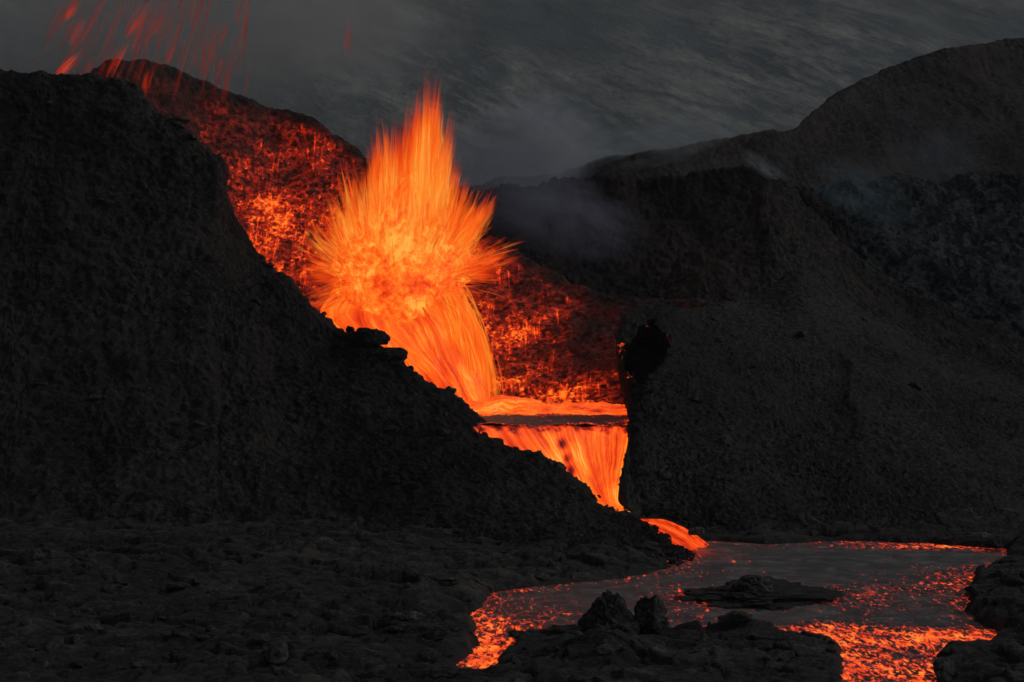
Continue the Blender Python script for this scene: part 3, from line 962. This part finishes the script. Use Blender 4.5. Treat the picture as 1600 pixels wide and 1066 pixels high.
for i, (a, b, w, hh, tk, lab) in enumerate(big):
    Dk = 250 + (i * 7) % 12
    streak('lava_clot', at(*a, Dk + 1.0), at(*b, Dk - 1.0), w, hh, tk, lab, i)
r = np.random.default_rng(77)
for i in range(120):
    u = 80 + 310 * r.random() ** .9; v = -20 + 150 * r.random()
    L = 40 + 110 * r.random()
    slope = .62 - .5 * (u - 80) / 310
    Dk = 246 + 14 * r.random()
    streak('lava_clot', at(u + slope * L * .5, v - L * .5, Dk), at(u - slope * L * .5, v + L * .5, Dk - 1), .04 + .06 * r.random(), .22 + .12 * r.random(), .10 + .20 * r.random(),
           'faint thin red streak of falling lava in the swarm above the left crater', 200 + i)

# ------------------------------------------------------------------ rocks
def rock_mesh(name, size, seed, mat, rough=.28, nr=34, nc=48, flatb=.4, spike=0.):
    d = sphere_grid(nr, nc)
    k = 1 + rough * fbm(d + seed * 3.1, .8, 3) * 1.6 + rough * .6 * fbm(d + seed, .28, 3, .5, True)
    k[:, -1] = k[:, 0]
    g = d * k[..., None]
    g[..., 0] *= 1 - spike * sstep(g[..., 2], -.3, 1)
    g[..., 2] = np.maximum(g[..., 2], -flatb)
    g = g * np.array(size)
    return mesh_obj(name, g, grid_faces(nr, nc), mat)

def place(o, p, rz=0.):
    o.location = p; o.rotation_euler = (0, 0, rz); return o

S = 1 / (F / 203.)
o = place(rock_mesh('boulder', (1.95, 1.5, 1.15), 3, M_cone, .3, 60, 90), at(575, 532, 203))
tag(o, 'dark rounded boulder perched on the crater rim in front of the fountain', 'boulder')
o = place(rock_mesh('boulder', (2.2, 1.6, .85), 8, M_cone, .3, 60, 90), at(603, 556, 202))
tag(o, 'flat dark boulder lying just below the round one on the crater rim', 'boulder')
gsp = onz(948, 1000, 0)
o = place(rock_mesh('lava_spire', (1.5, 1.2, 1.55), 12, M_block, .45, 60, 90, .8, .38), at(950, 975, gsp[1]))
tag(o, 'blunt dark lava spire on the brown mound, left of two in front of the pond', 'rock')
o = place(rock_mesh('lava_spire', (1.1, 1.0, 1.4), 15, M_block, .45, 60, 90, .8, .18), at(1016, 970, gsp[1] + .5))
tag(o, 'squat dark lava spire standing in front of the pond, right of two', 'rock')
o = place(rock_mesh('rock', (.62, .5, .45), 18, M_pale, .3), at(1088, 832, 162.5))
tag(o, 'grey rock at the foot of the right slope where lava enters the pond', 'rock')
o = place(rock_mesh('rock', (.95, .6, .4), 21, M_pale, .4), onz(636, 966, .9))
tag(o, 'pale angular rock on the dark lava field left of the pond', 'rock')
o = place(rock_mesh('rock', (1.25, .6, .3), 24, M_pale, .3), onz(1525, 838, .5))
tag(o, 'long pale rock lying beyond the right end of the pond', 'rock')
o = place(rock_mesh('rock', (.7, .5, .5), 27, M_block, .3), onz(1553, 852, .4))
tag(o, 'small grey rock at the far right corner of the pond', 'rock')
# crust island
isl = onz(1180, 935, 0)
o = place(rock_mesh('crust_island', (4.3, 4.2, .60), 31, M_ground, .62, 120, 200, .5), (isl[0], isl[1], .02))
me = o.data
tag(o, 'low black crust island stranded in the middle of the lava pond', 'rock')
o = place(rock_mesh('rock', (1.3, 1.0, .75), 33, M_block, .3, 50, 70), onz(1176, 918, .8))
tag(o, 'dark boulder on top of the black island in the pond', 'rock')

protos = [rock_mesh('lava_block', (1, .8, .5), 40 + i, M_block, .42, 18, 26) for i in range(7)]
ppale = [rock_mesh('lava_block', (1, .8, .45), 60 + i, M_pale, .42, 18, 26) for i in range(2)]
used = set()
def ground_z(x, y):
    i = int(np.clip(np.searchsorted(gx, x), 0, len(gx) - 1)); j = int(np.clip(np.searchsorted(gy, y), 0, len(gy) - 1))
    return Z[j, i], sdist[j, i]
r = np.random.default_rng(5)
cnt = 0
while cnt < 170:
    u = r.random() * 1640 - 20; v = 850 + 215 * r.random()
    p = onz(u, v, .4)
    z, s_ = ground_z(p[0], p[1])
    if s_ < 1.0: continue
    if v < 895 and u < 1060: continue
    pale = r.random() < .04
    src = ppale[int(r.integers(2))] if pale else protos[int(r.integers(7))]
    if src.name not in used: used.add(src.name); o = src
    else: o = src.copy(); COL.objects.link(o)
    sc_ = .2 + .6 * r.random() ** 2.5
    o.location = (p[0], p[1], z + .05); o.scale = (sc_ * (1 + .8 * r.random()), sc_, sc_ * (.6 + .7 * r.random()))
    o.rotation_euler = (r.normal() * .25, r.normal() * .25, r.random() * 6.28)
    if pale: tag(o, 'small pale grey lava block among the dark blocks of the lava field', 'lava block', 'pale lava blocks on the lava field')
    else: tag(o, 'small dark lava block on the rough ground around the pond', 'lava block', 'dark lava blocks on the lava field')
    cnt += 1

def slope_blocks(G, count, rr, lab, grp, smin, smax, cols=None):
    nr_, nc_ = G.shape[:2]
    done = 0
    while done < count:
        i = int(r.integers(int(nr_ * rr[0]), int(nr_ * rr[1]))); j = int(r.integers(5, nc_ - 5))
        if cols: j = int(nc_ * (cols[0] + (cols[1] - cols[0]) * r.random()))
        p = G[i, j]
        if abs(p[0] / p[1]) > .28: continue
        o = protos[int(r.integers(len(protos)))].copy(); COL.objects.link(o)
        sc_ = smin + (smax - smin) * r.random() ** 3
        o.location = (p[0], p[1], p[2] + .12 * sc_); o.scale = (sc_ * (1 + .5 * r.random()), sc_, sc_ * (1 + .6 * r.random()))
        o.rotation_euler = (r.normal() * .4, r.normal() * .4, r.random() * 6.28)
        tag(o, lab, 'lava block', grp); done += 1
for q_ in protos + ppale:
    if q_.name not in used: bpy.data.objects.remove(q_)
protos = [q_ for q_ in bpy.data.objects if q_.get('group') == 'dark lava blocks on the lava field'][:7]
ci = int(np.argmax(GRIDS[0][..., 2].mean(axis=1))) / GRIDS[0].shape[0]
slope_blocks(GRIDS[0], 62, (ci + .04, .97), 'dark cinder block lying on the face of the left crater cone', 'cinder blocks on the left cone', .15, .8)
slope_blocks(GRIDS[0], 26, (ci - .01, ci + .02), 'dark cinder block sitting on the crest of the left crater cone', 'cinder blocks along the left crest', .35, .85, (.45, .97))
ci = int(np.argmax(GRIDS[2][..., 2].mean(axis=1))) / GRIDS[2].shape[0]
slope_blocks(GRIDS[2], 40, (ci + .03, .97), 'dark cinder block lying on the broad right-hand slope above the pond', 'cinder blocks on the right slope', .15, .7)

# ------------------------------------------------------------------ smoke and haze
def smoke_mat(name, dens, col, sc, seed, sharp=(.42, .7), strx=(1, 1, 1), emis=None):
    t = NT(name)
    o = t.obj()
    g = t.node('ShaderNodeTexGradient', gradient_type='SPHERICAL')
    t._set(g.inputs[0], o)
    n = t.noise(t.map(o, scale=strx, loc=(seed, seed * .7, 0)), sc, 4, .6, .8)
    d = t.math('MULTIPLY', t.range(n, sharp[0], sharp[1]), t.range(g.outputs['Fac'], 0, .75))
    v = t.node('ShaderNodeVolumePrincipled')
    v.inputs['Color'].default_value = col + (1,)
    v.inputs['Anisotropy'].default_value = .2
    t._set(v.inputs['Density'], t.math('MULTIPLY', d, dens))
    t.l.new(v.outputs[0], t.out.inputs['Volume'])
    return t.m
def smoke(u, v, D, size, rot, dens, col, sc, seed, label, **kw):
    g = sphere_grid(20, 28)
    o = mesh_obj('smoke', g, grid_faces(20, 28), smoke_mat('smoke_air', dens, col, sc, seed, **kw))
    o.location = at(u, v, D); o.scale = size; o.rotation_euler = (0, rot, 0)
    return tag(o, label, 'smoke', kind='stuff')
smoke(250, 10, 420, (75, 40, 26), 0, .05, (.84, .81, .79), 1.6, 1, 'wide bank of grey smoke behind the left crater', sharp=(.25, .75))
smoke(500, 20, 330, (22, 12, 11), .4, .16, (.75, .75, .78), 1.6, 4, 'brighter puff of grey smoke at the top, left of the fountain')
smoke(820, 235, 325, (16, 8, 10), -.3, .42, (.74, .80, .95), 1.8, 6, 'bluish smoke puff rising right of the fountain', sharp=(.38, .72))
smoke(860, 330, 290, (17, 8, 8), .35, .18, (.5, .55, .75), 1.4, 9, 'thin blue smoke drifting over the dark old rim', sharp=(.38, .72))
smoke(1010, 225, 338, (20, 6, 5), -.25, .22, (.6, .7, .78), 1.8, 12, 'pale smoke clinging to the ridge beneath the mountain')
smoke(1195, 262, 300, (5, 3, 1.6), .6, .25, (.6, .75, .85), 2.4, 15, 'small blue-grey wisp beside the brown peak')
smoke(1350, 305, 305, (11, 6, 5), .5, .08, (.4, .65, .8), 1.8, 18, 'teal smoke lying over the old flow at right')
smoke(1440, 250, 330, (13, 6, 12), .2, .045, (.5, .6, .75), 1.6, 21, 'faint column of smoke in front of the cinder hill')

t = NT('haze_air')
v = t.node('ShaderNodeVolumePrincipled')
v.inputs['Color'].default_value = (.80, .88, .95, 1)
v.inputs['Density'].default_value = .00006
v.inputs['Anisotropy'].default_value = .0
t.l.new(v.outputs[0], t.out.inputs['Volume'])
x0, x1, y0, y1, z0, z1 = -3700, 3700, -3700, 3700, -12, 640
bv = [(x, y, z) for z in (z0, z1) for y in (y0, y1) for x in (x0, x1)]
bf = [(0, 2, 3, 1), (4, 5, 7, 6), (0, 1, 5, 4), (2, 6, 7, 3), (0, 4, 6, 2), (1, 3, 7, 5)]
o = mesh_obj('haze', bv, bf, t.m, smooth=False)
tag(o, 'thin grey evening haze filling the valley', 'haze', kind='stuff')
